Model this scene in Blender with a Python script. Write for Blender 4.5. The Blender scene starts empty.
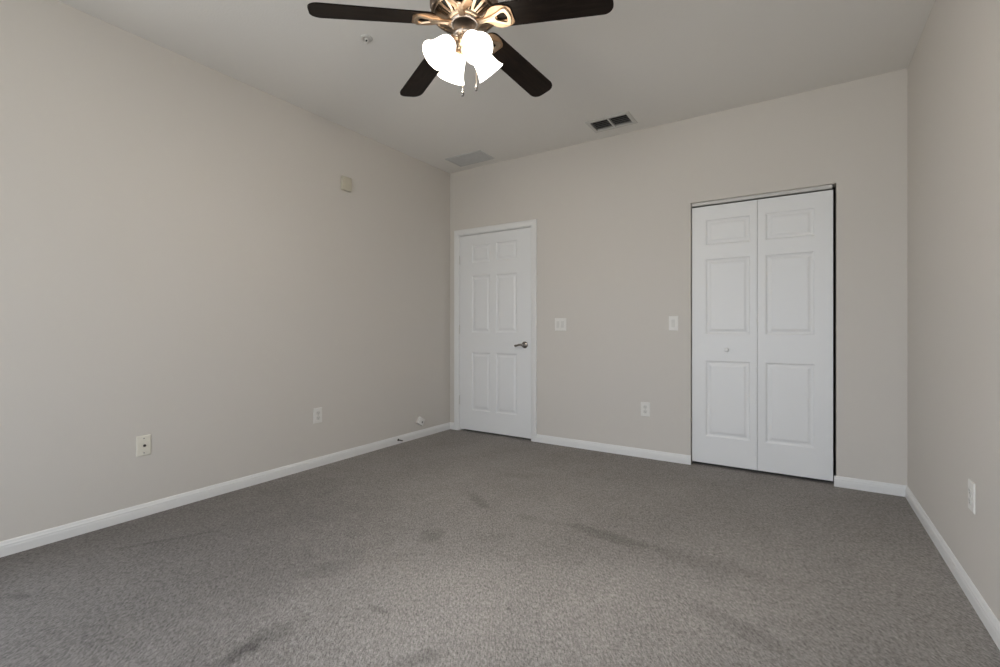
import bpy, bmesh, math, random
from math import sin, cos, pi, radians
from mathutils import Vector, Matrix

S = bpy.context.scene
C = S.collection

# ------------------------------------------------------------------ camera
YAW = 32.868
CAM_H = 1.081
cd = bpy.data.cameras.new('camera')
cd.sensor_width = 36.0
cd.lens = 16.807
cd.shift_y = -0.0048
cd.clip_start = 0.02
cam = bpy.data.objects.new('camera', cd)
cam.location = (0, 0, CAM_H)
cam.rotation_euler = (radians(90), 0, radians(YAW))
C.objects.link(cam)
S.camera = cam

# ------------------------------------------------------------------ world, exposure
S.view_settings.view_transform = 'Standard'
S.view_settings.look = 'None'
S.view_settings.gamma = 1.0
S.view_settings.use_curve_mapping = False
S.view_settings.exposure = 0.0
S.cycles.max_bounces = 16
S.cycles.diffuse_bounces = 10
S.cycles.use_denoising = True

w = bpy.data.worlds.new('overcast_sky')
S.world = w
w.use_nodes = True
nt = w.node_tree
nt.nodes.clear()
wo = nt.nodes.new('ShaderNodeOutputWorld')
wb = nt.nodes.new('ShaderNodeBackground')
wt = nt.nodes.new('ShaderNodeTexCoord')
ws = nt.nodes.new('ShaderNodeSeparateXYZ')
wr = nt.nodes.new('ShaderNodeValToRGB')
wm = nt.nodes.new('ShaderNodeMapRange')
wm.inputs[1].default_value = -1.0
wm.inputs[2].default_value = 1.0
wr.color_ramp.elements[0].position = 0.42
wr.color_ramp.elements[0].color = (0.70, 0.72, 0.72, 1)      # sunlit ground
wr.color_ramp.elements[1].position = 0.56
wr.color_ramp.elements[1].color = (0.86, 0.95, 1.08, 1)       # bright hazy sky
nt.links.new(wt.outputs['Generated'], ws.inputs[0])
nt.links.new(ws.outputs['Z'], wm.inputs[0])
nt.links.new(wm.outputs[0], wr.inputs[0])
nt.links.new(wr.outputs[0], wb.inputs[0])
wb.inputs[1].default_value = 7.1
nt.links.new(wb.outputs[0], wo.inputs[0])

# ------------------------------------------------------------------ room numbers
XL, XR, YB, YR, H = -3.165, 0.567, 3.913, -1.60, 2.743
T = 0.12
WX0, WX1, WZ0, WZ1 = -1.95, 0.30, 0.55, 2.20          # window in the rear wall

LY0, LY1, LZ0, LZ1 = -1.35, 0.15, 0.40, 2.05          # window in the left wall, behind the camera
def portal(w_, h_, loc, rz):
    pl = bpy.data.lights.new('window_portal', 'AREA')
    pl.shape = 'RECTANGLE'
    pl.size = w_
    pl.size_y = h_
    pl.cycles.is_portal = True
    po = bpy.data.objects.new('window_portal', pl)
    po.location = loc
    po.rotation_euler = (radians(90), 0, radians(rz))
    C.objects.link(po)
portal(WX1 - WX0, WZ1 - WZ0, ((WX0 + WX1) / 2, YR - 0.03, (WZ0 + WZ1) / 2), 0)
portal(LY1 - LY0, LZ1 - LZ0, (XL - 0.03, (LY0 + LY1) / 2, (LZ0 + LZ1) / 2), -90)

# ------------------------------------------------------------------ materials
def mat(name, col, rough=0.6, metal=0.0, bump=None, spec=0.5, vary=None):
    m = bpy.data.materials.new(name)
    m.use_nodes = True
    n = m.node_tree
    p = n.nodes['Principled BSDF']
    p.inputs['Base Color'].default_value = (*col, 1)
    p.inputs['Roughness'].default_value = rough
    p.inputs['Metallic'].default_value = metal
    p.inputs['Specular IOR Level'].default_value = spec
    tc = n.nodes.new('ShaderNodeTexCoord')
    if bump:
        sc, st, ds = bump
        t = n.nodes.new('ShaderNodeTexNoise')
        t.inputs['Scale'].default_value = sc
        t.inputs['Detail'].default_value = 3
        b = n.nodes.new('ShaderNodeBump')
        b.inputs['Strength'].default_value = st
        b.inputs['Distance'].default_value = ds
        n.links.new(tc.outputs['Object'], t.inputs['Vector'])
        n.links.new(t.outputs['Fac'], b.inputs['Height'])
        n.links.new(b.outputs['Normal'], p.inputs['Normal'])
    if vary:
        sc, amt = vary
        t = n.nodes.new('ShaderNodeTexNoise')
        t.inputs['Scale'].default_value = sc
        t.inputs['Detail'].default_value = 4
        r = n.nodes.new('ShaderNodeMapRange')
        r.inputs[1].default_value = 0.3
        r.inputs[2].default_value = 0.7
        r.inputs[3].default_value = 1 - amt
        r.inputs[4].default_value = 1 + amt
        x = n.nodes.new('ShaderNodeVectorMath')
        x.operation = 'SCALE'
        x.inputs[0].default_value = col
        n.links.new(tc.outputs['Object'], t.inputs['Vector'])
        n.links.new(t.outputs['Fac'], r.inputs[0])
        n.links.new(r.outputs[0], x.inputs['Scale'])
        n.links.new(x.outputs[0], p.inputs['Base Color'])
    return m

M_WALL = mat('greige_wall_paint', (0.625, 0.593, 0.550), 0.75, bump=(140, 0.25, 0.002), spec=0.3)
M_CEIL = mat('white_ceiling_paint', (0.765, 0.747, 0.715), 0.85, bump=(90, 0.3, 0.003), spec=0.2)
M_TRIM = mat('white_gloss_trim_paint', (0.76, 0.76, 0.75), 0.4)
M_DOOR = mat('white_door_paint', (0.78, 0.785, 0.785), 0.42, bump=(60, 0.05, 0.001))
M_PLATE = mat('white_plastic', (0.76, 0.745, 0.71), 0.35, vary=(40, 0.02))
M_ROCK = mat('white_switch_plastic', (0.66, 0.65, 0.615), 0.3, vary=(40, 0.02))
M_IVORY = mat('ivory_plastic', (0.74, 0.71, 0.62), 0.4, vary=(40, 0.02))
M_ALARM = mat('aged_ivory_plastic', (0.52, 0.485, 0.395), 0.5, vary=(30, 0.03))
M_DARK = mat('black_opening', (0.015, 0.015, 0.015), 0.7, vary=(30, 0.1))
M_SCREW = mat('screw_metal', (0.45, 0.44, 0.42), 0.35, 1.0, vary=(50, 0.05))
M_NICKEL = mat('satin_nickel', (0.34, 0.32, 0.30), 0.22, 1.0, vary=(20, 0.04))
M_TRACK = mat('track_white_metal', (0.62, 0.61, 0.58), 0.35, vary=(20, 0.03))
M_BRASS = mat('antique_brass', (0.56, 0.43, 0.31), 0.32, 1.0, vary=(30, 0.12))
M_BRONZE = mat('antique_bronze', (0.30, 0.215, 0.155), 0.36, 1.0, vary=(25, 0.15))
M_COPPER = mat('copper_bronze_leaf', (0.50, 0.33, 0.21), 0.36, 1.0, vary=(25, 0.12))
M_PEWTER = mat('brushed_pewter', (0.46, 0.41, 0.37), 0.35, 1.0, vary=(60, 0.1))
M_VENT = mat('grille_white_metal', (0.58, 0.57, 0.54), 0.5, vary=(20, 0.03))
M_SLAT = mat('shaded_grey_louvre', (0.27, 0.262, 0.25), 0.5, vary=(40, 0.1))  # grey darkened to stand for the shade inside the register
M_RETURN = mat('return_grille_grey', (0.53, 0.53, 0.52), 0.6, vary=(20, 0.04))
M_STOP = mat('oil_rubbed_spring', (0.06, 0.05, 0.045), 0.4, 0.8, vary=(60, 0.1))
M_RUBBER = mat('grey_rubber', (0.22, 0.21, 0.2), 0.7, vary=(40, 0.1))
M_SUB = mat('closet_interior', (0.30, 0.28, 0.26), 0.9, vary=(4, 0.05))

def wood_mat():
    m = bpy.data.materials.new('dark_walnut_blade')
    m.use_nodes = True
    n = m.node_tree
    p = n.nodes['Principled BSDF']
    p.inputs['Roughness'].default_value = 0.5
    p.inputs['Specular IOR Level'].default_value = 0.10
    tc = n.nodes.new('ShaderNodeTexCoord')
    mp = n.nodes.new('ShaderNodeMapping')
    mp.inputs['Scale'].default_value = (3, 60, 60)
    t = n.nodes.new('ShaderNodeTexNoise')
    t.inputs['Scale'].default_value = 1.5
    t.inputs['Detail'].default_value = 6
    r = n.nodes.new('ShaderNodeValToRGB')
    r.color_ramp.elements[0].position = 0.3
    r.color_ramp.elements[0].color = (0.007, 0.005, 0.004, 1)
    r.color_ramp.elements[1].position = 0.75
    r.color_ramp.elements[1].color = (0.018, 0.012, 0.009, 1)
    n.links.new(tc.outputs['Object'], mp.inputs['Vector'])
    n.links.new(mp.outputs[0], t.inputs['Vector'])
    n.links.new(t.outputs['Fac'], r.inputs[0])
    n.links.new(r.outputs[0], p.inputs['Base Color'])
    return m
M_WOOD = wood_mat()

def glow_mat(name, col, s):
    m = mat(name, (0.9, 0.88, 0.84), 0.3, vary=(20, 0.02))
    p = m.node_tree.nodes['Principled BSDF']
    p.inputs['Emission Color'].default_value = (*col, 1)
    p.inputs['Emission Strength'].default_value = s
    return m
M_SHADE = glow_mat('lit_frosted_glass', (1.0, 0.93, 0.82), 5.2)
M_BULB = glow_mat('lit_bulb_glass', (1.0, 0.90, 0.74), 9.0)

def pane_mat():
    m = bpy.data.materials.new('window_glass')
    m.use_nodes = True
    n = m.node_tree
    n.nodes.clear()
    o = n.nodes.new('ShaderNodeOutputMaterial')
    mx = n.nodes.new('ShaderNodeMixShader')
    a = n.nodes.new('ShaderNodeBsdfTransparent')
    g = n.nodes.new('ShaderNodeBsdfGlossy')
    g.inputs['Roughness'].default_value = 0.02
    mx.inputs[0].default_value = 0.06
    n.links.new(a.outputs[0], mx.inputs[1])
    n.links.new(g.outputs[0], mx.inputs[2])
    n.links.new(mx.outputs[0], o.inputs[0])
    return m
M_PANE = pane_mat()

# stains, traffic marks and painted light of the carpet: (x, y, half length, half width, angle, darkness)
STAINS_AND_LIGHT = []
def carpet_mat():
    m = bpy.data.materials.new('grey_cut_pile_carpet')
    m.use_nodes = True
    n = m.node_tree
    L = n.links.new
    p = n.nodes['Principled BSDF']
    p.inputs['Roughness'].default_value = 0.95
    p.inputs['Specular IOR Level'].default_value = 0.08
    tc = n.nodes.new('ShaderNodeTexCoord')
    def math_(op, a, b=None):
        k = n.nodes.new('ShaderNodeMath')
        k.operation = op
        for i, v in enumerate((a, b)):
            if v is None:
                continue
            if isinstance(v, (int, float)):
                k.inputs[i].default_value = v
            else:
                L(v, k.inputs[i])
        return k.outputs[0]
    def noise(scale, detail=2, sx=1, sy=1, rough=0.5, rot=0.0):
        m1 = n.nodes.new('ShaderNodeMapping')
        m1.inputs['Rotation'].default_value = (0, 0, rot)
        L(tc.outputs['Object'], m1.inputs['Vector'])
        mp = n.nodes.new('ShaderNodeMapping')
        mp.inputs['Scale'].default_value = (sx, sy, 1)
        L(m1.outputs[0], mp.inputs['Vector'])
        t = n.nodes.new('ShaderNodeTexNoise')
        t.inputs['Scale'].default_value = scale
        t.inputs['Detail'].default_value = detail
        t.inputs['Roughness'].default_value = rough
        L(mp.outputs[0], t.inputs['Vector'])
        return t.outputs['Fac']
    tuft = noise(135, 2, 1.0, 0.42, 0.6, radians(-33))        # rows of tufts run along the room's diagonal
    fine = noise(250, 2, 1.0, 0.7, 0.5, radians(-33))
    patch = noise(2.6, 5, 1.0, 0.8, 0.6)
    mid = noise(11, 5, 1, 1, 0.65)
    sweep = noise(1.1, 2, 2.2, 0.7, 0.5, radians(20))
    warp = noise(7, 4, 1, 1, 0.7)
    warp2 = noise(26, 3, 1, 1, 0.7)
    # tone
    v = math_('MULTIPLY', math_('SUBTRACT', tuft, 0.5), 1.55)
    v = math_('ADD', v, math_('MULTIPLY', math_('SUBTRACT', fine, 0.5), 0.9))
    v = math_('ADD', v, math_('MULTIPLY', math_('SUBTRACT', patch, 0.5), 0.28))
    v = math_('ADD', v, math_('MULTIPLY', math_('SUBTRACT', mid, 0.5), 0.22))
    v = math_('ADD', v, math_('MULTIPLY', math_('SUBTRACT', sweep, 0.5), 0.22))
    v = math_('ADD', v, 1.0)
    sep = n.nodes.new('ShaderNodeSeparateXYZ')
    L(tc.outputs['Object'], sep.inputs[0])
    wob = math_('ADD', math_('MULTIPLY', math_('SUBTRACT', warp, 0.5), 3.0),
                math_('MULTIPLY', math_('SUBTRACT', warp2, 0.5), 1.8))
    for (sx, sy, a, b, ang, d, soft) in STAINS_AND_LIGHT:
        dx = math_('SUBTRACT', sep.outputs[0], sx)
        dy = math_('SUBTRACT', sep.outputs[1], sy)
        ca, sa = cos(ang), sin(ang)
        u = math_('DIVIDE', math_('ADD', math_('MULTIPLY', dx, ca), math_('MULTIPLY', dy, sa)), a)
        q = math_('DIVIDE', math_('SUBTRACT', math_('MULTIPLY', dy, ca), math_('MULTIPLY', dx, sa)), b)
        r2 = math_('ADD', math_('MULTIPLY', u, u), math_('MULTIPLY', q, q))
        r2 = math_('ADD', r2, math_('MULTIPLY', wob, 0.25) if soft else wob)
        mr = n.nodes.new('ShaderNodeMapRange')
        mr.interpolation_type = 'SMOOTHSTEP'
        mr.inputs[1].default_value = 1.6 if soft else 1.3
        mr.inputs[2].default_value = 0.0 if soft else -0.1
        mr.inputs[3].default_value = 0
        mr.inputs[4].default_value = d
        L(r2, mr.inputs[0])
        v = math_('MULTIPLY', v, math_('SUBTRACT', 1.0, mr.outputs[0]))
    x = n.nodes.new('ShaderNodeVectorMath')
    x.operation = 'SCALE'
    x.inputs[0].default_value = (0.281, 0.264, 0.250)
    L(v, x.inputs['Scale'])
    L(x.outputs[0], p.inputs['Base Color'])
    bp = n.nodes.new('ShaderNodeBump')
    bp.inputs['Strength'].default_value = 0.8
    bp.inputs['Distance'].default_value = 0.008
    L(math_('ADD', math_('MULTIPLY', tuft, 0.7), math_('MULTIPLY', fine, 0.3)), bp.inputs['Height'])
    L(bp.outputs['Normal'], p.inputs['Normal'])
    return m

# ------------------------------------------------------------------ mesh helpers
class MB:
    def __init__(self):
        self.bm = bmesh.new()
    def face(self, pts, mi=0):
        f = self.bm.faces.new([self.bm.verts.new(q) for q in pts])
        f.material_index = mi
        return f
    def box(self, x0, x1, y0, y1, z0, z1, mi=0, bev=0.0, seg=2):
        b = bmesh.new()
        vs = [b.verts.new((x, y, z)) for x in (x0, x1) for y in (y0, y1) for z in (z0, z1)]
        for q in ((0, 1, 3, 2), (4, 6, 7, 5), (0, 4, 5, 1), (2, 3, 7, 6), (0, 2, 6, 4), (1, 5, 7, 3)):
            b.faces.new([vs[i] for i in q])
        if bev:
            bmesh.ops.bevel(b, geom=list(b.edges), offset=bev, segments=seg, affect='EDGES', profile=0.5)
        self.merge(b, mi)
        return self
    def merge(self, b, mi=0, M=None):
        bmesh.ops.recalc_face_normals(b, faces=list(b.faces))
        mp = {}
        for v in b.verts:
            mp[v] = self.bm.verts.new(M @ v.co if M else v.co)
        for f in b.faces:
            try:
                g = self.bm.faces.new([mp[v] for v in f.verts])
                g.material_index = mi
                g.smooth = f.smooth
            except ValueError:
                pass
        b.free()
    def prism(self, outline, z0, z1, mi=0, M=None, hole=None, bev=0.0):
        """outline in local xy, extruded z0..z1; hole = an outline of as many points"""
        b = bmesh.new()
        n = len(outline)
        lo = [b.verts.new((x, y, z0)) for x, y in outline]
        hi = [b.verts.new((x, y, z1)) for x, y in outline]
        for i in range(n):
            j = (i + 1) % n
            b.faces.new((lo[i], lo[j], hi[j], hi[i]))
        if hole:
            l2 = [b.verts.new((x, y, z0)) for x, y in hole]
            h2 = [b.verts.new((x, y, z1)) for x, y in hole]
            for i in range(n):
                j = (i + 1) % n
                b.faces.new((l2[j], l2[i], h2[i], h2[j]))
                b.faces.new((lo[j], lo[i], l2[i], l2[j]))
                b.faces.new((hi[i], hi[j], h2[j], h2[i]))
        else:
            b.faces.new(lo[::-1])
            b.faces.new(hi)
        if bev:
            es = [e for e in b.edges if abs(e.verts[0].co.z - e.verts[1].co.z) < 1e-6]
            bmesh.ops.bevel(b, geom=es, offset=bev, segments=2, affect='EDGES')
        self.merge(b, mi, M)
        return self
    def lathe(self, prof, seg=32, M=None, mi=0, smooth=True):
        """profile of (radius, z) revolved about z"""
        b = bmesh.new()
        rings = []
        for r, z in prof:
            if r < 1e-6:
                rings.append([b.verts.new((0, 0, z))])
            else:
                rings.append([b.verts.new((r * cos(2 * pi * k / seg), r * sin(2 * pi * k / seg), z)) for k in range(seg)])
        for a, c in zip(rings, rings[1:]):
            for k in range(seg):
                j = (k + 1) % seg
                if len(a) == 1 and len(c) == 1:
                    continue
                if len(a) == 1:
                    b.faces.new((a[0], c[j], c[k]))
                elif len(c) == 1:
                    b.faces.new((a[k], a[j], c[0]))
                else:
                    b.faces.new((a[k], a[j], c[j], c[k]))
        for f in b.faces:
            f.smooth = smooth
        self.merge(b, mi, M)
        return self
    def tube(self, pts, r, seg=10, mi=0, radii=None):
        b = bmesh.new()
        pts = [Vector(q) for q in pts]
        rings = []
        up = Vector((0.123, 0.456, 0.88)).normalized()
        for i, q in enumerate(pts):
            d = (pts[min(i + 1, len(pts) - 1)] - pts[max(i - 1, 0)]).normalized()
            a = d.cross(up).normalized()
            c = d.cross(a).normalized()
            rr = radii[i] if radii else r
            rings.append([b.verts.new(q + rr * (cos(2 * pi * k / seg) * a + sin(2 * pi * k / seg) * c)) for k in range(seg)])
        for a, c in zip(rings, rings[1:]):
            for k in range(seg):
                j = (k + 1) % seg
                b.faces.new((a[k], a[j], c[j], c[k]))
        b.faces.new(rings[0][::-1])
        b.faces.new(rings[-1])
        for f in b.faces:
            f.smooth = len(f.verts) == 4
        self.merge(b, mi)
        return self
    def ball(self, c, r, seg=12, mi=0, sc=(1, 1, 1)):
        b = bmesh.new()
        bmesh.ops.create_uvsphere(b, u_segments=seg, v_segments=max(6, seg // 2), radius=r)
        for f in b.faces:
            f.smooth = True
        self.merge(b, mi, Matrix.Translation(c) @ Matrix.Diagonal((*sc, 1)))
        return self
    def build(self, name, mats, parent=None, loc=None, rotz=None):
        me = bpy.data.meshes.new(name)
        self.bm.to_mesh(me)
        self.bm.free()
        for m in (mats if isinstance(mats, (list, tuple)) else [mats]):
            me.materials.append(m)
        o = bpy.data.objects.new(name, me)
        C.objects.link(o)
        if parent:
            o.parent = parent
        if loc:
            o.location = loc
        if rotz is not None:
            o.rotation_euler = (0, 0, rotz)
        return o

def tag(o, label, cat, group=None, kind=None):
    o['label'] = label
    o['category'] = cat
    if group:
        o['group'] = group
    if kind:
        o['kind'] = kind
    return o

def struct(o, label, cat):
    return tag(o, label, cat, kind='structure')

def thing(name, label, cat, loc, rotz=0.0, group=None, kind=None):
    o = bpy.data.objects.new(name, None)
    o.empty_display_size = 0.1
    C.objects.link(o)
    o.location = loc
    o.rotation_euler = (0, 0, rotz)
    return tag(o, label, cat, group, kind)

# ------------------------------------------------------------------ floor, walls, ceiling
def px_floor(u, v):
    f, cy, yw = 466.86, 328.7, radians(YAW)
    x = (u - 500) / f
    z = -(v - cy) / f
    t = -CAM_H / z
    return t * (-sin(yw) + x * cos(yw)), t * (cos(yw) + x * sin(yw))

def stain_or_light(u, v, du, dv, d, a=0.0, soft=False):
    """a mark or painted light on the floor, wide along the camera's right plus a"""
    x, y = px_floor(u, v)
    x2, y2 = px_floor(u + du, v)
    x3, y3 = px_floor(u, v + dv)
    STAINS_AND_LIGHT.append((x, y, math.hypot(x2 - x, y2 - y), math.hypot(x3 - x, y3 - y), radians(YAW + a), d, soft))

def band(u0, v0, u1, v1, half, d, soft=False):
    """a long mark running between two spots of the floor"""
    (x0, y0), (x1, y1) = px_floor(u0, v0), px_floor(u1, v1)
    STAINS_AND_LIGHT.append(((x0 + x1) / 2, (y0 + y1) / 2, 0.58 * math.hypot(x1 - x0, y1 - y0), half, math.atan2(y1 - y0, x1 - x0), d, soft))

# light mid-floor and right, shade at left, painted into the worn pile's colour
stain_or_light(500, 610, 260, 75, -0.22, soft=True)
STAINS_AND_LIGHT.append((-2.45, 0.35, 1.9, 1.25, radians(100), 0.36, True))
stain_or_light(840, 580, 200, 60, -0.10, soft=True)
band(470, 494, 486, 510, 0.05, 0.24)
stain_or_light(431, 537, 16, 8, 0.24, 10)
stain_or_light(441, 545, 6, 2.5, 0.16)
band(515, 535, 478, 541, 0.04, 0.10)
stain_or_light(422, 556, 3.5, 1.8, 0.25)
stain_or_light(509, 611, 2.5, 2, 0.42)
band(367, 607, 388, 616, 0.022, 0.30)
band(516, 517, 578, 529, 0.04, 0.15)
band(566, 526, 655, 552, 0.06, 0.24)
band(640, 547, 790, 587, 0.09, 0.14)
band(695, 608, 790, 655, 0.07, 0.17)
band(216, 667, 262, 643, 0.035, 0.34)
band(240, 655, 296, 622, 0.06, 0.20)
band(395, 668, 445, 655, 0.04, 0.24)
band(105, 553, 215, 533, 0.018, 0.16)
stain_or_light(15, 598, 18, 3, 0.18)
stain_or_light(330, 572, 40, 8, 0.10, 20)
stain_or_light(520, 477, 30, 3, 0.10)
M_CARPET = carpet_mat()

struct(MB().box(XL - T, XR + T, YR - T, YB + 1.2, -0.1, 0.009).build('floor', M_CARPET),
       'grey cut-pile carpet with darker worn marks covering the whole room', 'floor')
b = MB()
for y0, y1, z0, z1 in ((YR - T, LY0, 0, H), (LY1, YB + T, 0, H), (LY0, LY1, 0, LZ0), (LY0, LY1, LZ1, H)):
    b.box(XL - T, XL, y0, y1, z0, z1)
bmesh.ops.remove_doubles(b.bm, verts=b.bm.verts, dist=1e-5)
struct(b.build('wall_left', M_WALL),
       'long beige wall on the left with three wall plates', 'wall')
struct(MB().box(XR, XR + T, YR - T, YB + T, 0, H).build('wall_right', M_WALL),
       'beige wall along the right edge of the photo', 'wall')

DX0, DX1, DZ = -3.037, -2.171, 2.058          # entry door opening
CX0, CX1, CZ = -0.737, 0.199, 2.074           # closet opening
b = MB()
for x0, x1, z0, z1 in ((XL, DX0 - 0.02, 0, H), (DX0 - 0.02, DX1 + 0.02, DZ + 0.02, H), (DX1 + 0.02, CX0, 0, H),
                       (CX0, CX1, CZ, H), (CX1, XR, 0, H)):
    b.box(x0, x1, YB, YB + T, z0, z1)
bmesh.ops.remove_doubles(b.bm, verts=b.bm.verts, dist=1e-5)
struct(b.build('wall_back', M_WALL), 'beige far wall holding the hinged door and the closet', 'wall')

b = MB()
for x0, x1, z0, z1 in ((XL, WX0, 0, H), (WX1, XR, 0, H), (WX0, WX1, 0, WZ0), (WX0, WX1, WZ1, H)):
    b.box(x0, x1, YR - T, YR, z0, z1)
struct(b.build('wall_rear', M_WALL), 'beige wall with the window, behind the photographer', 'wall')

VX0, VX1, VY0, VY1 = -1.440, -1.138, 3.556, 3.735     # hole of the ceiling register
b = MB()
for x0, x1, y0, y1 in ((XL - T, VX0, YR - T, YB + T), (VX1, XR + T, YR - T, YB + T), (VX0, VX1, YR - T, VY0), (VX0, VX1, VY1, YB + T)):
    b.box(x0, x1, y0, y1, H, H + 0.1)
struct(b.build('ceiling', M_CEIL), 'flat off-white ceiling above the whole room', 'ceiling')

# closet and hallway behind the doors
b = MB()
y0, y1 = YB + T, YB + 0.75
b.box(CX0 - 0.35, CX0 - 0.30, y0, y1, 0, 2.45)
b.box(CX1 + 0.30, CX1 + 0.35, y0, y1, 0, 2.45)
b.box(CX0 - 0.35, CX1 + 0.35, y1, y1 + 0.05, 0, 2.45)
b.box(CX0 - 0.35, CX1 + 0.35, y0, y1 + 0.05, 2.45, 2.5)
struct(b.build('wall_closet', M_SUB), 'dark inside of the closet behind the folding door', 'wall')
b = MB()
b.box(DX0 - 0.15, DX0 - 0.10, y0, y1, 0, 2.3)
b.box(DX1 + 0.10, DX1 + 0.15, y0, y1, 0, 2.3)
b.box(DX0 - 0.15, DX1 + 0.15, y1, y1 + 0.05, 0, 2.3)
b.box(DX0 - 0.15, DX1 + 0.15, y0, y1 + 0.05, 2.3, 2.35)
struct(b.build('wall_hallway', M_SUB), 'unlit hallway behind the hinged white door', 'wall')

# ------------------------------------------------------------------ baseboards
BB = [(0, 0), (0.013, 0), (0.013, 0.049), (0.0115, 0.053), (0.0115, 0.061), (0.008, 0.067), (0.0065, 0.074), (0.0035, 0.079), (0, 0.080)]
def baseboard(name, p0, p1, label):
    """profile swept from p0 to p1; the room is on the right-hand side of the run"""
    b = MB()
    d = (Vector(p1) - Vector(p0)).normalized()
    nrm = Vector((d.y, -d.x))
    q0 = [(p0[0] + nrm.x * a, p0[1] + nrm.y * a, z) for a, z in BB]
    q1 = [(p1[0] + nrm.x * a, p1[1] + nrm.y * a, z) for a, z in BB]
    k = bmesh.new()
    v0 = [k.verts.new(q) for q in q0]
    v1 = [k.verts.new(q) for q in q1]
    n = len(BB)
    for i in range(n):
        j = (i + 1) % n
        k.faces.new((v0[i], v0[j], v1[j], v1[i]))
    k.faces.new(v0)
    k.faces.new(v1)
    b.merge(k)
    return struct(b.build(name, M_TRIM), label, 'baseboard')
baseboard('baseboard_left', (XL, YR), (XL, YB), 'white baseboard along the foot of the left wall')
baseboard('baseboard_back', (DX1 + 0.060, YB), (CX0 + 0.004, YB), 'white baseboard on the far wall between hinged door and closet')
baseboard('baseboard_back', (CX1 - 0.014, YB), (XR, YB), 'short white baseboard on the far wall right of the closet')
baseboard('baseboard_back', (XL, YB), (DX0 - 0.066, YB), 'stub of white baseboard between left corner and hinged door')
baseboard('baseboard_right', (XR, YB), (XR, YR), 'white baseboard along the foot of the right wall')
baseboard('baseboard_rear', (XR, YR), (XL, YR), 'white baseboard on the wall behind the photographer')

# ------------------------------------------------------------------ doors
RINGS = [(0.0, 0.0), (0.003, 0.0015), (0.008, 0.0065), (0.016, 0.0085), (0.026, 0.0075), (0.040, 0.0025), (0.046, 0.0022)]
def panel_slab(x0, x1, z0, z1, thick, panels, rings=RINGS):
    """moulded door: front face at y = 0 looking to -y, back at y = thick"""
    b = bmesh.new()
    xs = sorted({x0, x1, *[p[0] for p in panels], *[p[1] for p in panels]})
    zs = sorted({z0, z1, *[p[2] for p in panels], *[p[3] for p in panels]})
    def quad(*q):
        b.faces.new([b.verts.new(v) for v in q])
    for xa, xb in zip(xs, xs[1:]):
        for za, zb in zip(zs, zs[1:]):
            mx, mz = (xa + xb) / 2, (za + zb) / 2
            if any(p[0] < mx < p[1] and p[2] < mz < p[3] for p in panels):
                continue
            quad((xa, 0, za), (xb, 0, za), (xb, 0, zb), (xa, 0, zb))
    for (a, c, e, f) in panels:
        prev = None
        pts = lambda o, d: [(a + o, d, e + o), (c - o, d, e + o), (c - o, d, f - o), (a + o, d, f - o)]
        for o, d in rings:
            cur = pts(o, d)
            if prev:
                for i in range(4):
                    j = (i + 1) % 4
                    quad(prev[i], prev[j], cur[j], cur[i])
            prev = cur
        quad(*prev)
    quad((x0, thick, z0), (x0, thick, z1), (x1, thick, z1), (x1, thick, z0))
    quad((x0, 0, z0), (x0, 0, z1), (x0, thick, z1), (x0, thick, z0))
    quad((x1, 0, z0), (x1, thick, z0), (x1, thick, z1), (x1, 0, z1))
    quad((x0, 0, z1), (x1, 0, z1), (x1, thick, z1), (x0, thick, z1))
    quad((x0, 0, z0), (x0, thick, z0), (x1, thick, z0), (x1, 0, z0))
    bmesh.ops.remove_doubles(b, verts=b.verts, dist=1e-5)
    m = MB()
    m.merge(b)
    return m

# hinged six-panel door
d1 = thing('door_1', 'white six-panel hinged door with lever handle at left end of far wall', 'door', (DX0 + 0.004, YB + 0.002, 0.028), kind='structure')
W1 = DX1 - DX0 - 0.008
pans = []
for (za, zb) in ((0.208, 0.808), (1.014, 1.600), (1.736, 1.920)):
    pans += [(0.155, 0.385, za, zb), (0.462, 0.722, za, zb)]
pans = [(a - (0.0 if a < .3 else 0.008), c - (0.0 if a < .3 else 0.02), e, f) for a, c, e, f in pans]
slab = panel_slab(0, W1, 0, 2.024, 0.035, pans).build('door_slab', M_DOOR, d1)
for hz in (0.30, 1.045, 1.775):
    h = MB()
    h.lathe([(0, -0.046), (0.0055, -0.045), (0.0055, -0.016), (0.005, -0.015), (0.0055, -0.014), (0.0055, 0.014), (0.005, 0.015), (0.0055, 0.016), (0.0055, 0.045), (0, 0.046)], 12,
            Matrix.Translation((-0.003, -0.0055, hz)))
    h.lathe([(0, 0.046), (0.004, 0.046), (0.0045, 0.049), (0, 0.052)], 10, Matrix.Translation((-0.003, -0.0055, hz)))
    h.build('hinge', M_TRACK, d1)
hx, hz0 = -2.244 - (DX0 + 0.004), 0.925 - 0.028
h = MB()
RY = Matrix.Rotation(radians(90), 4, 'X')          # z axis of the lathe to -y
h.lathe([(0, 0), (0.033, 0), (0.033, 0.004), (0.029, 0.009), (0.018, 0.012), (0.013, 0.016), (0.0115, 0.040), (0.013, 0.045), (0.013, 0.056), (0.009, 0.060), (0, 0.061)], 28,
        Matrix.Translation((hx, 0, hz0)) @ RY)
hd = h.build('door_handle', M_NICKEL, d1)
h = MB()
h.tube([(hx + 0.004, -0.050, hz0), (hx - 0.015, -0.052, hz0 + 0.002), (hx - 0.04, -0.052, hz0 + 0.001), (hx - 0.062, -0.050, hz0 - 0.006), (hx - 0.082, -0.045, hz0 - 0.010), (hx - 0.088, -0.041, hz0 - 0.010)],
       0.008, 12, radii=[0.012, 0.011, 0.009, 0.010, 0.0125, 0.008])
h.build('lever', M_NICKEL, hd)

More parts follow.
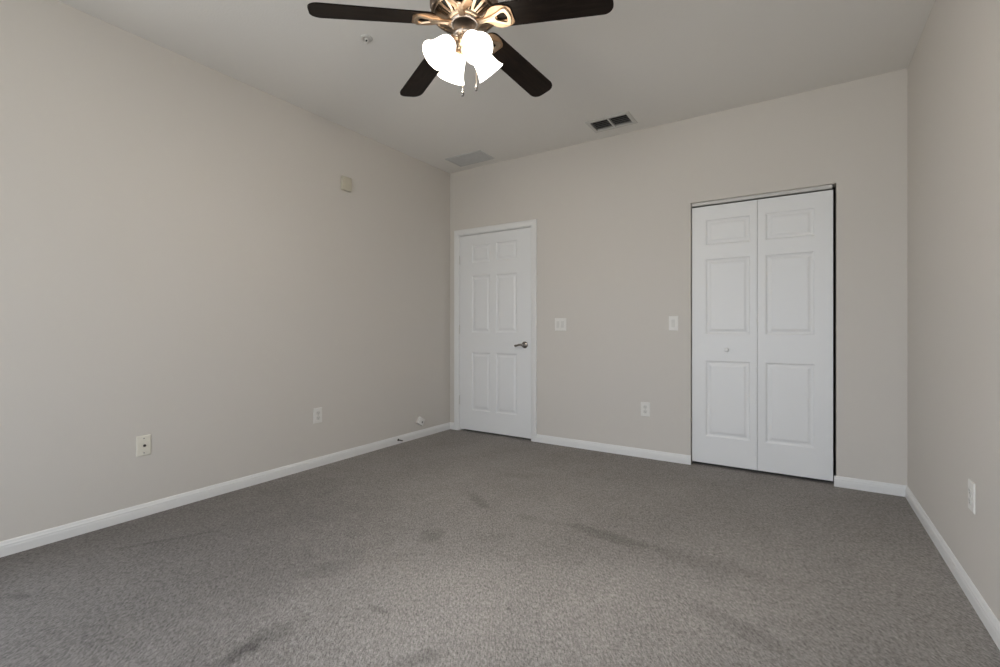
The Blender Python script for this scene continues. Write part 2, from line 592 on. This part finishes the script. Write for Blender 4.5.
# casing and jamb of the hinged door
b = MB()
CAS = [(0, 0.0), (0, 0.008), (0.008, 0.012), (0.02, 0.013), (0.04, 0.016), (0.052, 0.016), (0.058, 0.011), (0.058, 0.0)]   # across, out
ix0, ix1, iz = DX0 - 0.006, DX1 + 0.002, DZ + 0.005
k = bmesh.new()
def ring(f):
    return [k.verts.new(f(a, o)) for a, o in CAS]
stops = [ring(lambda a, o: (ix0 - a, YB - o, 0)), ring(lambda a, o: (ix0 - a, YB - o, iz + a)),
         ring(lambda a, o: (ix1 + a, YB - o, iz + a)), ring(lambda a, o: (ix1 + a, YB - o, 0))]
for s0, s1 in zip(stops, stops[1:]):
    for i in range(len(CAS)):
        j = (i + 1) % len(CAS)
        k.faces.new((s0[i], s0[j], s1[j], s1[i]))
k.faces.new(stops[0])
k.faces.new(stops[-1])
b.merge(k)
b.box(DX0 - 0.02, DX0, YB, YB + T, 0, DZ)
b.box(DX1, DX1 + 0.02, YB, YB + T, 0, DZ)
b.box(DX0 - 0.02, DX1 + 0.02, YB, YB + T, DZ, DZ + 0.02)
b.box(DX0, DX0 + 0.011, YB + 0.042, YB + 0.075, 0, DZ)
b.box(DX1 - 0.011, DX1, YB + 0.042, YB + 0.075, 0, DZ)
b.box(DX0 + 0.011, DX1 - 0.011, YB + 0.042, YB + 0.075, DZ - 0.011, DZ)
struct(b.build('trim_1', M_TRIM), 'white moulded casing around the hinged door', 'door frame')

# folding closet door: two leaves with three panels each
RC = 0.028
d2 = thing('door_2', 'white folding closet door of two three-panel leaves, right half of far wall', 'door', (CX0, YB + RC, 0.032), kind='structure')
LX = [(0.0055, 0.4592), (0.4620, 0.9185)]
rows = ((0.210, 0.800), (1.005, 1.592), (1.700, 1.898))
cols = ((0.105, 0.413), (0.513, 0.813))
for (xa, xb), (pa, pb) in zip(LX, cols):
    panel_slab(xa, xb, 0, 2.005, 0.030, [(pa, pb, e, f) for e, f in rows]).build('door_leaf', M_DOOR, d2)
kb = MB()
kb.lathe([(0, 0), (0.010, 0), (0.0075, 0.004), (0.007, 0.010), (0.012, 0.015), (0.0165, 0.021), (0.0165, 0.026), (0.012, 0.031), (0, 0.033)], 24,
         Matrix.Translation((0.255, 0, 0.888)) @ RY)
kb.build('door_knob', M_DOOR, d2)
for hz in (0.25, 1.0, 1.75):
    h = MB()
    h.box(0.4606 - 0.02, 0.4606 + 0.02, 0.0302, 0.0322, hz - 0.03, hz + 0.03)
    h.lathe([(0, -0.03), (0.004, -0.03), (0.004, 0.03), (0, 0.03)], 10, Matrix.Translation((0.4606, 0.034, hz)))
    h.build('hinge', M_TRACK, d2)
b = MB()
ty = YB + 0.030
b.box(CX0 + 0.004, CX1 - 0.022, ty, ty + 0.0015, CZ - 0.024, CZ)
b.box(CX0 + 0.004, CX1 - 0.022, ty + 0.0255, ty + 0.027, CZ - 0.024, CZ)
b.box(CX0 + 0.004, CX1 - 0.022, ty + 0.0015, ty + 0.0255, CZ - 0.0015, CZ)
b.box(CX0 + 0.004, CX1 - 0.022, ty + 0.0015, ty + 0.009, CZ - 0.024, CZ - 0.0225)
b.box(CX0 + 0.004, CX1 - 0.022, ty + 0.018, ty + 0.0255, CZ - 0.024, CZ - 0.0225)
struct(b.build('trim_2', M_TRACK), 'pale metal track above the folding closet door', 'door track')

# ------------------------------------------------------------------ window behind the photographer
def window(name, label, w_, hh, loc, rotz):
    wn = thing(name, label, 'window', loc, rotz, kind='structure')
    hw, f = w_ / 2, 0.045
    b = MB()
    b.box(-hw, -hw + f, -0.03, 0.03, 0, hh, bev=0.004)
    b.box(hw - f, hw, -0.03, 0.03, 0, hh, bev=0.004)
    b.box(-hw + f, hw - f, -0.03, 0.03, 0, f, bev=0.004)
    b.box(-hw + f, hw - f, -0.03, 0.03, hh - f, hh, bev=0.004)
    if w_ > 1.6:
        b.box(-0.02, 0.02, -0.025, 0.025, f, hh - f, bev=0.004)
    b.box(-hw + f, hw - f, -0.025, 0.025, hh / 2 - 0.02, hh / 2 + 0.02, bev=0.004)
    b.build('window_frame', M_TRIM, wn)
    MB().box(-hw + 0.02, hw - 0.02, -0.003, 0.003, 0.02, hh - 0.02).build('window_pane', M_PANE, wn)
    MB().box(-hw - 0.03, hw + 0.03, 0.03, 0.085, -0.02, 0.0, bev=0.004).build('window_sill', M_TRIM, wn)
window('window_1', 'wide white window in the wall behind the photographer', WX1 - WX0, WZ1 - WZ0, ((WX0 + WX1) / 2, YR - 0.06, WZ0), 0)
window('window_2', 'single white window in the left wall behind the photographer', LY1 - LY0, LZ1 - LZ0, (XL - 0.06, (LY0 + LY1) / 2, LZ0), radians(-90))

# ------------------------------------------------------------------ wall plates
# each is built facing -y; rotz turns it onto its wall
def plate_body(w_, h_, mats, parent, name='cover_plate', holes=()):
    b = MB()
    t = 0.0055
    k = bmesh.new()
    def rect(x, z, y):
        return [k.verts.new(q) for q in ((-x, y, -z), (x, y, -z), (x, y, z), (-x, y, z))]
    r = [rect(w_ / 2, h_ / 2, 0), rect(w_ / 2, h_ / 2, -0.002), rect(w_ / 2 - 0.0015, h_ / 2 - 0.0015, -0.004), rect(w_ / 2 - 0.005, h_ / 2 - 0.005, -t)]
    for a, c in zip(r, r[1:]):
        for i in range(4):
            j = (i + 1) % 4
            k.faces.new((a[i], a[j], c[j], c[i]))
    k.faces.new(r[-1])
    k.faces.new(r[0][::-1])
    b.merge(k)
    return b.build(name, mats, parent)

def screws(parent, pts, m=None):
    for x, z in pts:
        b = MB()
        b.lathe([(0, 0.0055), (0.0032, 0.0055), (0.0030, 0.0066), (0, 0.0072)], 12, Matrix.Translation((x, 0, z)) @ RY)
        b.build('screw', m or M_SCREW, parent)

def rocker(parent, x, m):
    b = MB()
    b.box(x - 0.0165, x + 0.0165, -0.0068, -0.005, -0.0335, 0.0335, bev=0.001)
    k = b.build('switch_frame', m, parent)
    b = MB()
    q = [(-0.0072, -0.030), (-0.0125, -0.030), (-0.0075, 0.0), (-0.0095, 0.030), (-0.0072, 0.030)]
    kk = bmesh.new()
    v0 = [kk.verts.new((x - 0.0145, y, z)) for y, z in q]
    v1 = [kk.verts.new((x + 0.0145, y, z)) for y, z in q]
    for i in range(len(q)):
        j = (i + 1) % len(q)
        kk.faces.new((v0[i], v0[j], v1[j], v1[i]))
    kk.faces.new(v0)
    kk.faces.new(v1[::-1])
    b.merge(kk)
    b.build('rocker', M_ROCK, k)

def duplex(parent, m):
    for z in (0.0195, -0.0195):
        b = MB()
        n = 24
        out = []
        for i in range(n):
            a = 2 * pi * i / n
            out.append((0.0172 * cos(a), max(-0.0142, min(0.0142, 0.0172 * sin(a)))))
        b.prism(out, 0.005, 0.0082, 0, Matrix.Translation((0, 0, z)) @ RY)
        so = b.build('socket_face', m, parent)
        b = MB()
        b.box(-0.0075, -0.0055, -0.0086, -0.0078, z - 0.001, z + 0.008)
        b.box(0.0055, 0.0075, -0.0086, -0.0078, z, z + 0.007)
        b.lathe([(0, 0.0078), (0.0026, 0.0078), (0.0026, 0.0086), (0, 0.0086)], 12, Matrix.Translation((0, 0, z - 0.007)) @ RY)
        b.build('slots', M_RUBBER, so)

# double switch beside the hinged door
sw = thing('light_switch', 'white double rocker switch plate on far wall beside the hinged door', 'light switch', (-1.864, YB, 1.120), group='light switches on the far wall')
p = plate_body(0.116, 0.116, M_PLATE, sw)
rocker(sw, -0.023, M_PLATE)
rocker(sw, 0.023, M_PLATE)
screws(sw, [(-0.023, 0.047), (0.023, 0.047), (-0.023, -0.047), (0.023, -0.047)], M_PLATE)
# single switch beside the closet
sw = thing('light_switch', 'white single rocker switch plate on far wall left of the closet', 'light switch', (-0.866, YB, 1.124), group='light switches on the far wall')
plate_body(0.072, 0.118, M_PLATE, sw)
rocker(sw, 0.0, M_PLATE)
screws(sw, [(0, 0.047), (0, -0.047)], M_PLATE)
# outlets
def outlet(label, loc, rotz):
    o = thing('wall_outlet', label, 'outlet', loc, rotz, group='duplex outlets low on the walls')
    plate_body(0.076, 0.118, M_PLATE, o)
    duplex(o, M_ROCK)
    screws(o, [(0, 0)], M_SCREW)
    return o
outlet('white duplex outlet low on far wall between hinged door and closet', (-1.090, YB, 0.412), 0)
outlet('white duplex outlet low on the right wall, seen edge-on', (XR, 2.565, 0.418), radians(-90))
outlet('white duplex outlet low on left wall, the farther of its two plates', (XL, 2.283, 0.406), radians(90))
# coax plate
cx = thing('coax_plate', 'ivory coax cable plate with dark centre socket, nearest plate on left wall', 'wall plate', (XL, 1.138, 0.412), radians(90))
plate_body(0.072, 0.116, M_IVORY, cx)
b = MB()
b.lathe([(0, 0.005), (0.0075, 0.005), (0.0075, 0.008), (0.005, 0.008), (0.005, 0.016), (0.0035, 0.016), (0.0035, 0.010), (0, 0.010)], 6, Matrix.Translation((0.002, 0, 0)) @ RY)
b.build('coax_socket', M_STOP, cx)
screws(cx, [(0, 0.0415), (0, -0.0415)], M_RUBBER)

# crooked surface-mount phone box near the corner
jb = thing('phone_jack', 'small white phone jack box hanging crooked above the baseboard near the corner', 'phone jack', (XL, 3.440, 0.170), radians(90))
b = MB()
R = Matrix.Rotation(radians(31), 4, 'Y')
k = MB()
k.box(-0.041, 0.041, -0.024, 0, -0.034, 0.034, bev=0.004)
for v in k.bm.verts:
    v.co = R @ v.co
k.build('jack_body', M_PLATE, jb)
k = MB()
k.box(0.006, 0.022, -0.0255, -0.0235, -0.012, 0.004)
for v in k.bm.verts:
    v.co = R @ v.co
k.build('jack_socket', M_RUBBER, jb)

# spring door stop on the left baseboard
ds = thing('door_stop', 'dark spring door stop sticking out of the left baseboard', 'door stop', (XL + 0.0125, 3.135, 0.046), radians(90))
b = MB()
b.lathe([(0, 0), (0.011, 0), (0.010, 0.003), (0.005, 0.006), (0, 0.006)], 16, RY)
b.build('stop_base', M_STOP, ds)
b = MB()
pts = []
for i in range(12 * 9 + 1):
    a = 2 * pi * i / 12
    pts.append((0.0045 * cos(a), -0.005 - 0.044 * i / 108, 0.0045 * sin(a)))
b.tube(pts, 0.0016, 5)
b.build('spring', M_STOP, ds)
b = MB()
b.lathe([(0, 0.047), (0.005, 0.047), (0.006, 0.049), (0.006, 0.056), (0.004, 0.058), (0, 0.058)], 14, RY)
b.build('stop_tip', M_RUBBER, ds)

# door chime / alarm box high on the left wall
al = thing('alarm_sounder', 'small aged ivory alarm box high on the left wall', 'alarm', (XL, 2.542, 2.272), radians(90))
k = MB()
k.box(-0.045, 0.045, -0.030, 0, -0.056, 0.056, bev=0.003)
k.build('alarm_body', M_ALARM, al)
k = MB()
k.box(-0.036, 0.036, -0.0315, -0.0295, -0.047, 0.047, bev=0.0008)
k.build('front_cover', M_ALARM, al)
# ------------------------------------------------------------------ ceiling register, return grille, sprinkler
vt = thing('ceiling_vent', 'white framed supply vent with dark louvres in two halves on ceiling', 'vent', ((VX0 + VX1) / 2, (VY0 + VY1) / 2, H))
vx, vy = (VX1 - VX0) / 2, (VY1 - VY0) / 2
b = MB()
fo = 0.028
ro = lambda x, y: [(-x, -y), (x, -y), (x, y), (-x, y)]
k = bmesh.new()
lv = [(vx + fo, vy + fo, 0), (vx + fo, vy + fo, -0.003), (vx + fo - 0.006, vy + fo - 0.006, -0.008), (vx + 0.004, vy + 0.004, -0.009), (vx - 0.002, vy - 0.002, -0.006), (vx - 0.002, vy - 0.002, 0.02)]
rr = [[k.verts.new((x, y, z)) for x, y in ro(a, c)] for a, c, z in lv]
for a, c in zip(rr, rr[1:]):
    for i in range(4):
        j = (i + 1) % 4
        k.faces.new((a[i], a[j], c[j], c[i]))
b.merge(k)
b.box(-0.006, 0.006, -vy + 0.002, vy - 0.002, -0.007, 0.012)
b.build('vent_frame', M_VENT, vt)
b = MB()
for x0, x1, y0, y1, z0, z1 in ((-vx, -vx + .002, -vy, vy, .021, .3), (vx - .002, vx, -vy, vy, .021, .3), (-vx, vx, -vy, -vy + .002, .021, .3), (-vx, vx, vy - .002, vy, .021, .3), (-vx, vx, -vy, vy, .3, .302)):
    b.box(x0, x1, y0, y1, z0, z1)
b.build('duct', M_DARK, vt)
NS = 5
for sx in (-1, 1):
    for i in range(NS):
        yy = -vy + 0.012 + (2 * vy - 0.024) * (i + 0.5) / NS
        xa, xb = (-vx + 0.003, -0.007) if sx < 0 else (0.007, vx - 0.003)
        b = MB()
        b.prism([(xa, -0.013), (xb, -0.013), (xb, 0.013), (xa, 0.013)], -0.0008, 0.0008, 0,
                Matrix.Translation((0, yy, 0.004)) @ Matrix.Rotation(radians(38), 4, 'X'))
        b.build('louvre', M_SLAT, vt)

gx0, gx1, gy0, gy1 = -2.93, -2.512, 3.543, 3.790
rg = thing('return_air_grille', 'pale grey return air grille on ceiling near the left corner', 'vent', ((gx0 + gx1) / 2, (gy0 + gy1) / 2, H))
gx, gy = (gx1 - gx0) / 2, (gy1 - gy0) / 2
b = MB()
k = bmesh.new()
lv = [(gx, gy, 0), (gx, gy, -0.004), (gx - 0.004, gy - 0.004, -0.009), (gx - 0.022, gy - 0.022, -0.009), (gx - 0.024, gy - 0.024, -0.001)]
rr = [[k.verts.new((x, y, z)) for x, y in ro(a, c)] for a, c, z in lv]
for a, c in zip(rr, rr[1:]):
    for i in range(4):
        j = (i + 1) % 4
        k.faces.new((a[i], a[j], c[j], c[i]))
k.faces.new(rr[-1])
b.merge(k)
b.build('grille_frame', M_RETURN, rg)
for i in range(14):
    yy = -gy + 0.026 + (2 * gy - 0.052) * (i + 0.5) / 14
    b = MB()
    b.prism([(-gx + 0.024, -0.0085), (gx - 0.024, -0.0085), (gx - 0.024, 0.0085), (-gx + 0.024, 0.0085)], -0.0006, 0.0006, 0,
            Matrix.Translation((0, yy, -0.0055)) @ Matrix.Rotation(radians(-20), 4, 'X'))
    b.build('louvre', M_RETURN, rg)

sp = thing('fire_sprinkler', 'small white fire sprinkler head on ceiling left of the fan', 'sprinkler', (-2.090, 1.828, H))
b = MB()
b.lathe([(0.034, 0), (0.034, -0.003), (0.030, -0.007), (0.018, -0.009), (0.016, -0.004), (0.012, -0.004)], 28)
b.build('escutcheon', M_VENT, sp)
b = MB()
b.lathe([(0.012, 0), (0.012, -0.008), (0.007, -0.009), (0.007, -0.011), (0, -0.011)], 18)
for s in (-1, 1):
    b.tube([(s * 0.009, 0, -0.006), (s * 0.014, 0, -0.014), (s * 0.012, 0, -0.022), (s * 0.002, 0, -0.027)], 0.0022, 8)
b.lathe([(0, -0.026), (0.004, -0.026), (0.012, -0.0275), (0.012, -0.029), (0, -0.0295)], 18)
b.build('sprinkler_frame', M_PLATE, sp)
b = MB()
b.lathe([(0, -0.010), (0.0055, -0.012), (0.0055, -0.023), (0, -0.026)], 10)
b.build('glass_bulb', M_DARK, sp)

# ------------------------------------------------------------------ ceiling fan
FX, FY = -1.284, 1.689
FZ = 2.467                      # blade plane at the hub
fan = thing('ceiling_fan', 'antique brass ceiling fan with five dark wood blades and four lit glass shades', 'ceiling fan', (FX, FY, H))
def Z(z):
    return z - H
b = MB()
b.lathe([(0, Z(2.743)), (0.078, Z(2.743)), (0.078, Z(2.73)), (0.068, Z(2.70)), (0.04, Z(2.672)), (0.02, Z(2.668)), (0.014, Z(2.66)), (0, Z(2.655))], 40)
b.build('canopy', M_BRONZE, fan)
b = MB()
b.lathe([(0.0, Z(2.672)), (0.018, Z(2.672)), (0.018, Z(2.645)), (0, Z(2.645))], 20)
b.build('downrod', M_BRONZE, fan)
b = MB()
b.lathe([(0, Z(2.655)), (0.05, Z(2.652)), (0.105, Z(2.640)), (0.135, Z(2.618)), (0.146, Z(2.59)), (0.150, Z(2.56)), (0.155, Z(2.552)), (0.155, Z(2.535)),
         (0.149, Z(2.528)), (0.147, Z(2.512)), (0.150, Z(2.506)), (0.150, Z(2.499)), (0.143, Z(2.495)), (0.136, Z(2.503)), (0.07, Z(2.482)), (0.0, Z(2.482))], 56)
mh = b.build('motor_housing', M_BRONZE, fan)
b = MB()
b.lathe([(0.135, Z(2.5025)), (0.07, Z(2.4815)), (0.0, Z(2.4815)), (0.0, Z(2.4812)), (0.07, Z(2.4812)), (0.1355, Z(2.5018))], 56)
b.build('vent_recess', M_DARK, mh)
b = MB()
def cone_pt(r, a, dz=0.0):
    t = (r - 0.066) / (0.140 - 0.066)
    return Vector((r * cos(a), r * sin(a), Z(2.470 + t * 0.026) + dz))
NV = 10
def bar(r0, a0, r1, a1, w0, w1):
    p0, p1 = cone_pt(r0, a0), cone_pt(r1, a1)
    d = (p1 - p0).normalized()
    s = d.cross(Vector((0, 0, 1))).normalized()
    up = Vector((0, 0, 0.006))
    k = bmesh.new()
    q = []
    for pt, ww in ((p0, w0), (p1, w1)):
        q.append([k.verts.new(pt + s * ww), k.verts.new(pt - s * ww), k.verts.new(pt - s * ww + up), k.verts.new(pt + s * ww + up)])
    for i in range(4):
        j = (i + 1) % 4
        k.faces.new((q[0][i], q[0][j], q[1][j], q[1][i]))
    k.faces.new(q[0])
    k.faces.new(q[1][::-1])
    b.merge(k)
PH = radians(227.85)
for i in range(5):
    a = PH + radians(72) * i + radians(36)
    for q in (-1, 1):
        bar(0.140, a + q * radians(8.5), 0.076, a + q * radians(4), 0.0078, 0.0050)
        bar(0.140, a + q * radians(17.5), 0.070, a + q * radians(14.5), 0.0042, 0.0028)
        bar(0.140, a + q * radians(25), 0.070, a + q * radians(23.5), 0.0042, 0.0028)
    bar(0.140, a + radians(36), 0.070, a + radians(36), 0.018, 0.012)
    bar(0.088, a, 0.070, a, 0.012, 0.010)
b.lathe([(0.132, Z(2.4985)), (0.136, Z(2.4935)), (0.146, Z(2.4945)), (0.149, Z(2.500))], 56)
b.lathe([(0.060, Z(2.470)), (0.062, Z(2.464)), (0.078, Z(2.468)), (0.080, Z(2.476))], 48)
b.build('vent_ribs', M_BRASS, mh)
b = MB()
b.lathe([(0, Z(2.482)), (0.066, Z(2.482)), (0.064, Z(2.462)), (0.058, Z(2.456)), (0.053, Z(2.458)), (0.050, Z(2.464)), (0, Z(2.464))], 44)
b.build('flywheel', M_PEWTER, fan)
b = MB()
b.lathe([(0, Z(2.466)), (0.047, Z(2.466)), (0.047, Z(2.418)), (0.050, Z(2.415)), (0.050, Z(2.407)), (0.044, Z(2.402)), (0.030, Z(2.396)), (0, Z(2.396))], 44)
b.build('switch_housing', M_PEWTER, fan)

DROOP, PITCH = 0.057, radians(12)
def blade_mat(k, r0=0.0):
    a = PH - k * radians(72)
    return a
def blade_pt(a, r, wv, n, pitch=PITCH):
    er = Vector((cos(a), sin(a), 0))
    et = Vector((-sin(a), cos(a), 0))
    up = Vector((0, 0, 1))
    t = cos(pitch) * et - sin(pitch) * up
    nn = cos(pitch) * up + sin(pitch) * et
    z = Z(FZ - DROOP * (r - 0.1) / 0.56)
    return er * r + t * wv + nn * n + up * z
# outlines in (r, w)
def blade_outline():
    pts = []
    r0, r1, h0, h1 = 0.128, 0.660, 0.060, 0.069
    def corner(cx_, cy_, rad, a0, a1, n=8):
        return [(cx_ + rad * cos(radians(a0 + (a1 - a0) * i / n)), cy_ + rad * sin(radians(a0 + (a1 - a0) * i / n))) for i in range(n + 1)]
    rt, rr_ = 0.046, 0.045
    pts += corner(r1 - rt, -h1 + rt, rt, -90, 0)
    pts += corner(r1 - rt, h1 - rt, rt, 0, 90)
    pts += corner(r0 + rr_, h0 - rr_, rr_, 90, 180)
    pts += corner(r0 + rr_, -h0 + rr_, rr_, 180, 270)
    return pts
BO = blade_outline()
def leaf_half(r):
    ks = [(0.060, 0.013), (0.10, 0.014), (0.115, 0.026), (0.135, 0.045), (0.155, 0.055), (0.175, 0.058), (0.20, 0.055), (0.222, 0.046), (0.232, 0.034)]
    for (a, x), (c, y) in zip(ks, ks[1:]):
        if a <= r <= c:
            t = (r - a) / (c - a)
            return x + (y - x) * t
    return 0.0
def pitch_at(r):
    t = max(0.0, min(1.0, (r - 0.075) / 0.07))
    return PITCH * t * t * (3 - 2 * t)
for kx in range(5):
    a = PH - kx * radians(72)
    # blade
    k = bmesh.new()
    lo = [k.verts.new(blade_pt(a, r, wv, -0.003)) for r, wv in BO]
    hi = [k.verts.new(blade_pt(a, r, wv, 0.003)) for r, wv in BO]
    n = len(BO)
    for i in range(n):
        j = (i + 1) % n
        k.faces.new((lo[i], lo[j], hi[j], hi[i]))
    k.faces.new(lo[::-1])
    k.faces.new(hi)
    # keep the blade in its own axes so the grain runs along it
    b = MB()
    b.merge(k, 0, Matrix.Rotation(-a, 4, 'Z'))
    b.build('fan_blade', M_WOOD, fan, rotz=a)
    # blade arm: bronze leaf plate with a raised brass rim round an opening
    b = MB()
    rs = [0.060 + 0.172 * i / 28 for i in range(29)]
    k = bmesh.new()
    grid = []
    for r in rs:
        hwid = leaf_half(r)
        row = []
        for s in (-1, -0.34, 0, 0.34, 1):
            row.append((r, s * hwid))
        grid.append(row)
    def skin(off):
        return [[k.verts.new(blade_pt(a, r, wv, off, pitch_at(r)) - Vector((0, 0, 0.004 * (1 - pitch_at(r) / PITCH)))) for r, wv in row] for row in grid]
    g0, g1 = skin(-0.0085), skin(-0.0040)
    for i in range(len(rs) - 1):
        for j in range(4):
            if j in (1, 2) and 0.160 < (rs[i] + rs[i + 1]) / 2 < 0.205:
                continue                                  # opening that shows the blade
            k.faces.new((g0[i][j], g0[i][j + 1], g0[i + 1][j + 1], g0[i + 1][j]))
            k.faces.new((g1[i][j], g1[i + 1][j], g1[i + 1][j + 1], g1[i][j + 1]))
        for j in (0, 4):
            k.faces.new((g0[i][j], g0[i + 1][j], g1[i + 1][j], g1[i][j]))
    for i in (0, len(rs) - 1):
        for j in range(4):
            k.faces.new((g0[i][j], g1[i][j], g1[i][j + 1], g0[i][j + 1]))
    b.merge(k)
    arm = b.build('blade_arm', M_COPPER, fan)
    # rim: outer outline and opening, matching point counts
    b = MB()
    outer = [(0.066, -0.011), (0.11, -0.011), (0.14, -0.018), (0.17, -0.031), (0.198, -0.045), (0.213, -0.045), (0.224, -0.022),
             (0.227, 0.0), (0.224, 0.022), (0.213, 0.045), (0.198, 0.045), (0.17, 0.031), (0.14, 0.018), (0.11, 0.011), (0.066, 0.011)]
    inner = [(0.155, -0.006), (0.157, -0.009), (0.162, -0.012), (0.174, -0.018), (0.190, -0.025), (0.198, -0.025), (0.204, -0.012),
             (0.206, 0.0), (0.204, 0.012), (0.198, 0.025), (0.190, 0.025), (0.174, 0.018), (0.162, 0.012), (0.157, 0.009), (0.155, 0.006)]
    k = bmesh.new()
    dn = lambda r: Vector((0, 0, 0.004 * (1 - pitch_at(r) / PITCH)))
    P_ = lambda o, off: [k.verts.new(blade_pt(a, r, wv, off, pitch_at(r)) - dn(r)) for r, wv in o]
    def inset(o, c, t):
        return [(x + (c[0] - x) * t, y + (c[1] - y) * t) for x, y in o]
    o0, o1 = P_(outer, -0.008), P_(inset(outer, (0.17, 0), 0.06), -0.0145)
    i0, i1 = P_(inner, -0.008), P_(inset(inner, (0.183, 0), -0.10), -0.0145)
    n = len(outer)
    for i in range(n):
        j = (i + 1) % n
        k.faces.new((o0[i], o0[j], o1[j], o1[i]))
        k.faces.new((o1[i], o1[j], i1[j], i1[i]))
        k.faces.new((i1[i], i1[j], i0[j], i0[i]))
    b.merge(k)
    b.build('arm_rim', M_BRASS, arm)

# light kit: centre stem, four arms with sockets, four bell shades with bulbs
b = MB()
b.lathe([(0, Z(2.397)), (0.030, Z(2.397)), (0.034, Z(2.388)), (0.034, Z(2.372)), (0.024, Z(2.362)), (0.016, Z(2.352)), (0.016, Z(2.340)), (0.010, Z(2.332)), (0.006, Z(2.326)), (0, Z(2.324))], 32)
b.build('light_hub', M_BRASS, fan)
SH_O = [(0.021, 0.0), (0.024, 0.003), (0.034, 0.010), (0.041, 0.022), (0.045, 0.040), (0.0475, 0.060), (0.051, 0.080), (0.056, 0.097), (0.063, 0.112), (0.067, 0.118)]
SH_I = [(r - 0.003, s + 0.001) for r, s in SH_O][::-1]
KIT = Vector((-0.001, -0.002, -0.009))
for i, ca in enumerate((210, 300, 30, 120)):
    a = radians(ca + YAW)
    er = Vector((cos(a), sin(a), 0))
    tilt = radians(42)
    ax = (er * sin(tilt) + Vector((0, 0, -cos(tilt)))).normalized()
    neck = er * 0.062 + Vector((0, 0, Z(2.372))) + KIT
    rot = Vector((0, 0, 1)).rotation_difference(ax).to_matrix().to_4x4()
    MX = Matrix.Translation(neck) @ rot
    b = MB()
    b.tube([er * 0.022 + Vector((0, 0, Z(2.380))), er * 0.036 + Vector((0, 0, Z(2.388))), er * 0.048 + Vector((0, 0, Z(2.387))), neck - ax * 0.006, neck + ax * 0.004], 0.007, 12)
    b.lathe([(0, -0.016), (0.012, -0.015), (0.019, -0.008), (0.0225, 0.0), (0.0225, 0.006), (0.019, 0.006), (0, 0.004)], 28, MX)
    b.build('lamp_arm', M_BRASS, fan)
    b = MB()
    b.lathe(SH_O + [(SH_O[-1][0] - 0.001, SH_O[-1][1] + 0.0015)] + SH_I, 40, MX)
    sh = b.build('lamp_shade', M_SHADE, fan)
    b = MB()
    b.lathe([(0, 0.006), (0.011, 0.008), (0.012, 0.022), (0.019, 0.040), (0.023, 0.056), (0.019, 0.072), (0.010, 0.080), (0, 0.082)], 24, MX)
    b.build('light_bulb', M_BULB, sh)
    ld = bpy.data.lights.new('bulb_light', 'POINT')
    ld.energy = 10.5
    ld.color = (1.0, 0.91, 0.79)
    ld.shadow_soft_size = 0.025
    lo_ = bpy.data.objects.new('bulb_light', ld)
    lo_.location = Vector((FX, FY, H)) + neck + ax * 0.088
    C.objects.link(lo_)
# pull chains
for (ca, rr_, zb) in ((266, 0.049, 2.140), (-12, 0.052, 2.186)):
    a = radians(ca + YAW)
    e = Vector((cos(a), sin(a), 0)) * rr_
    b = MB()
    z = 2.412
    b.tube([e * 0.9 + Vector((0, 0, Z(2.412))), e * 1.1 + Vector((0, 0, Z(2.412)))], 0.003, 8)
    while z > zb:
        b.ball(e * 1.08 + Vector((0, 0, Z(z))), 0.0016, 6)
        z -= 0.0042
    b.tube([e * 1.08 + Vector((0, 0, Z(2.412))), e * 1.08 + Vector((0, 0, Z(zb)))], 0.0005, 5)
    ch = b.build('pull_chain', M_BRASS, fan)
    b = MB()
    b.lathe([(0, 0.004), (0.002, 0.002), (0.0025, -0.004), (0.0055, -0.014), (0.0075, -0.022), (0.0065, -0.029), (0.003, -0.033), (0, -0.034)], 18,
            Matrix.Translation(e * 1.08 + Vector((0, 0, Z(zb)))))
    b.build('pull_knob', M_NICKEL, ch)
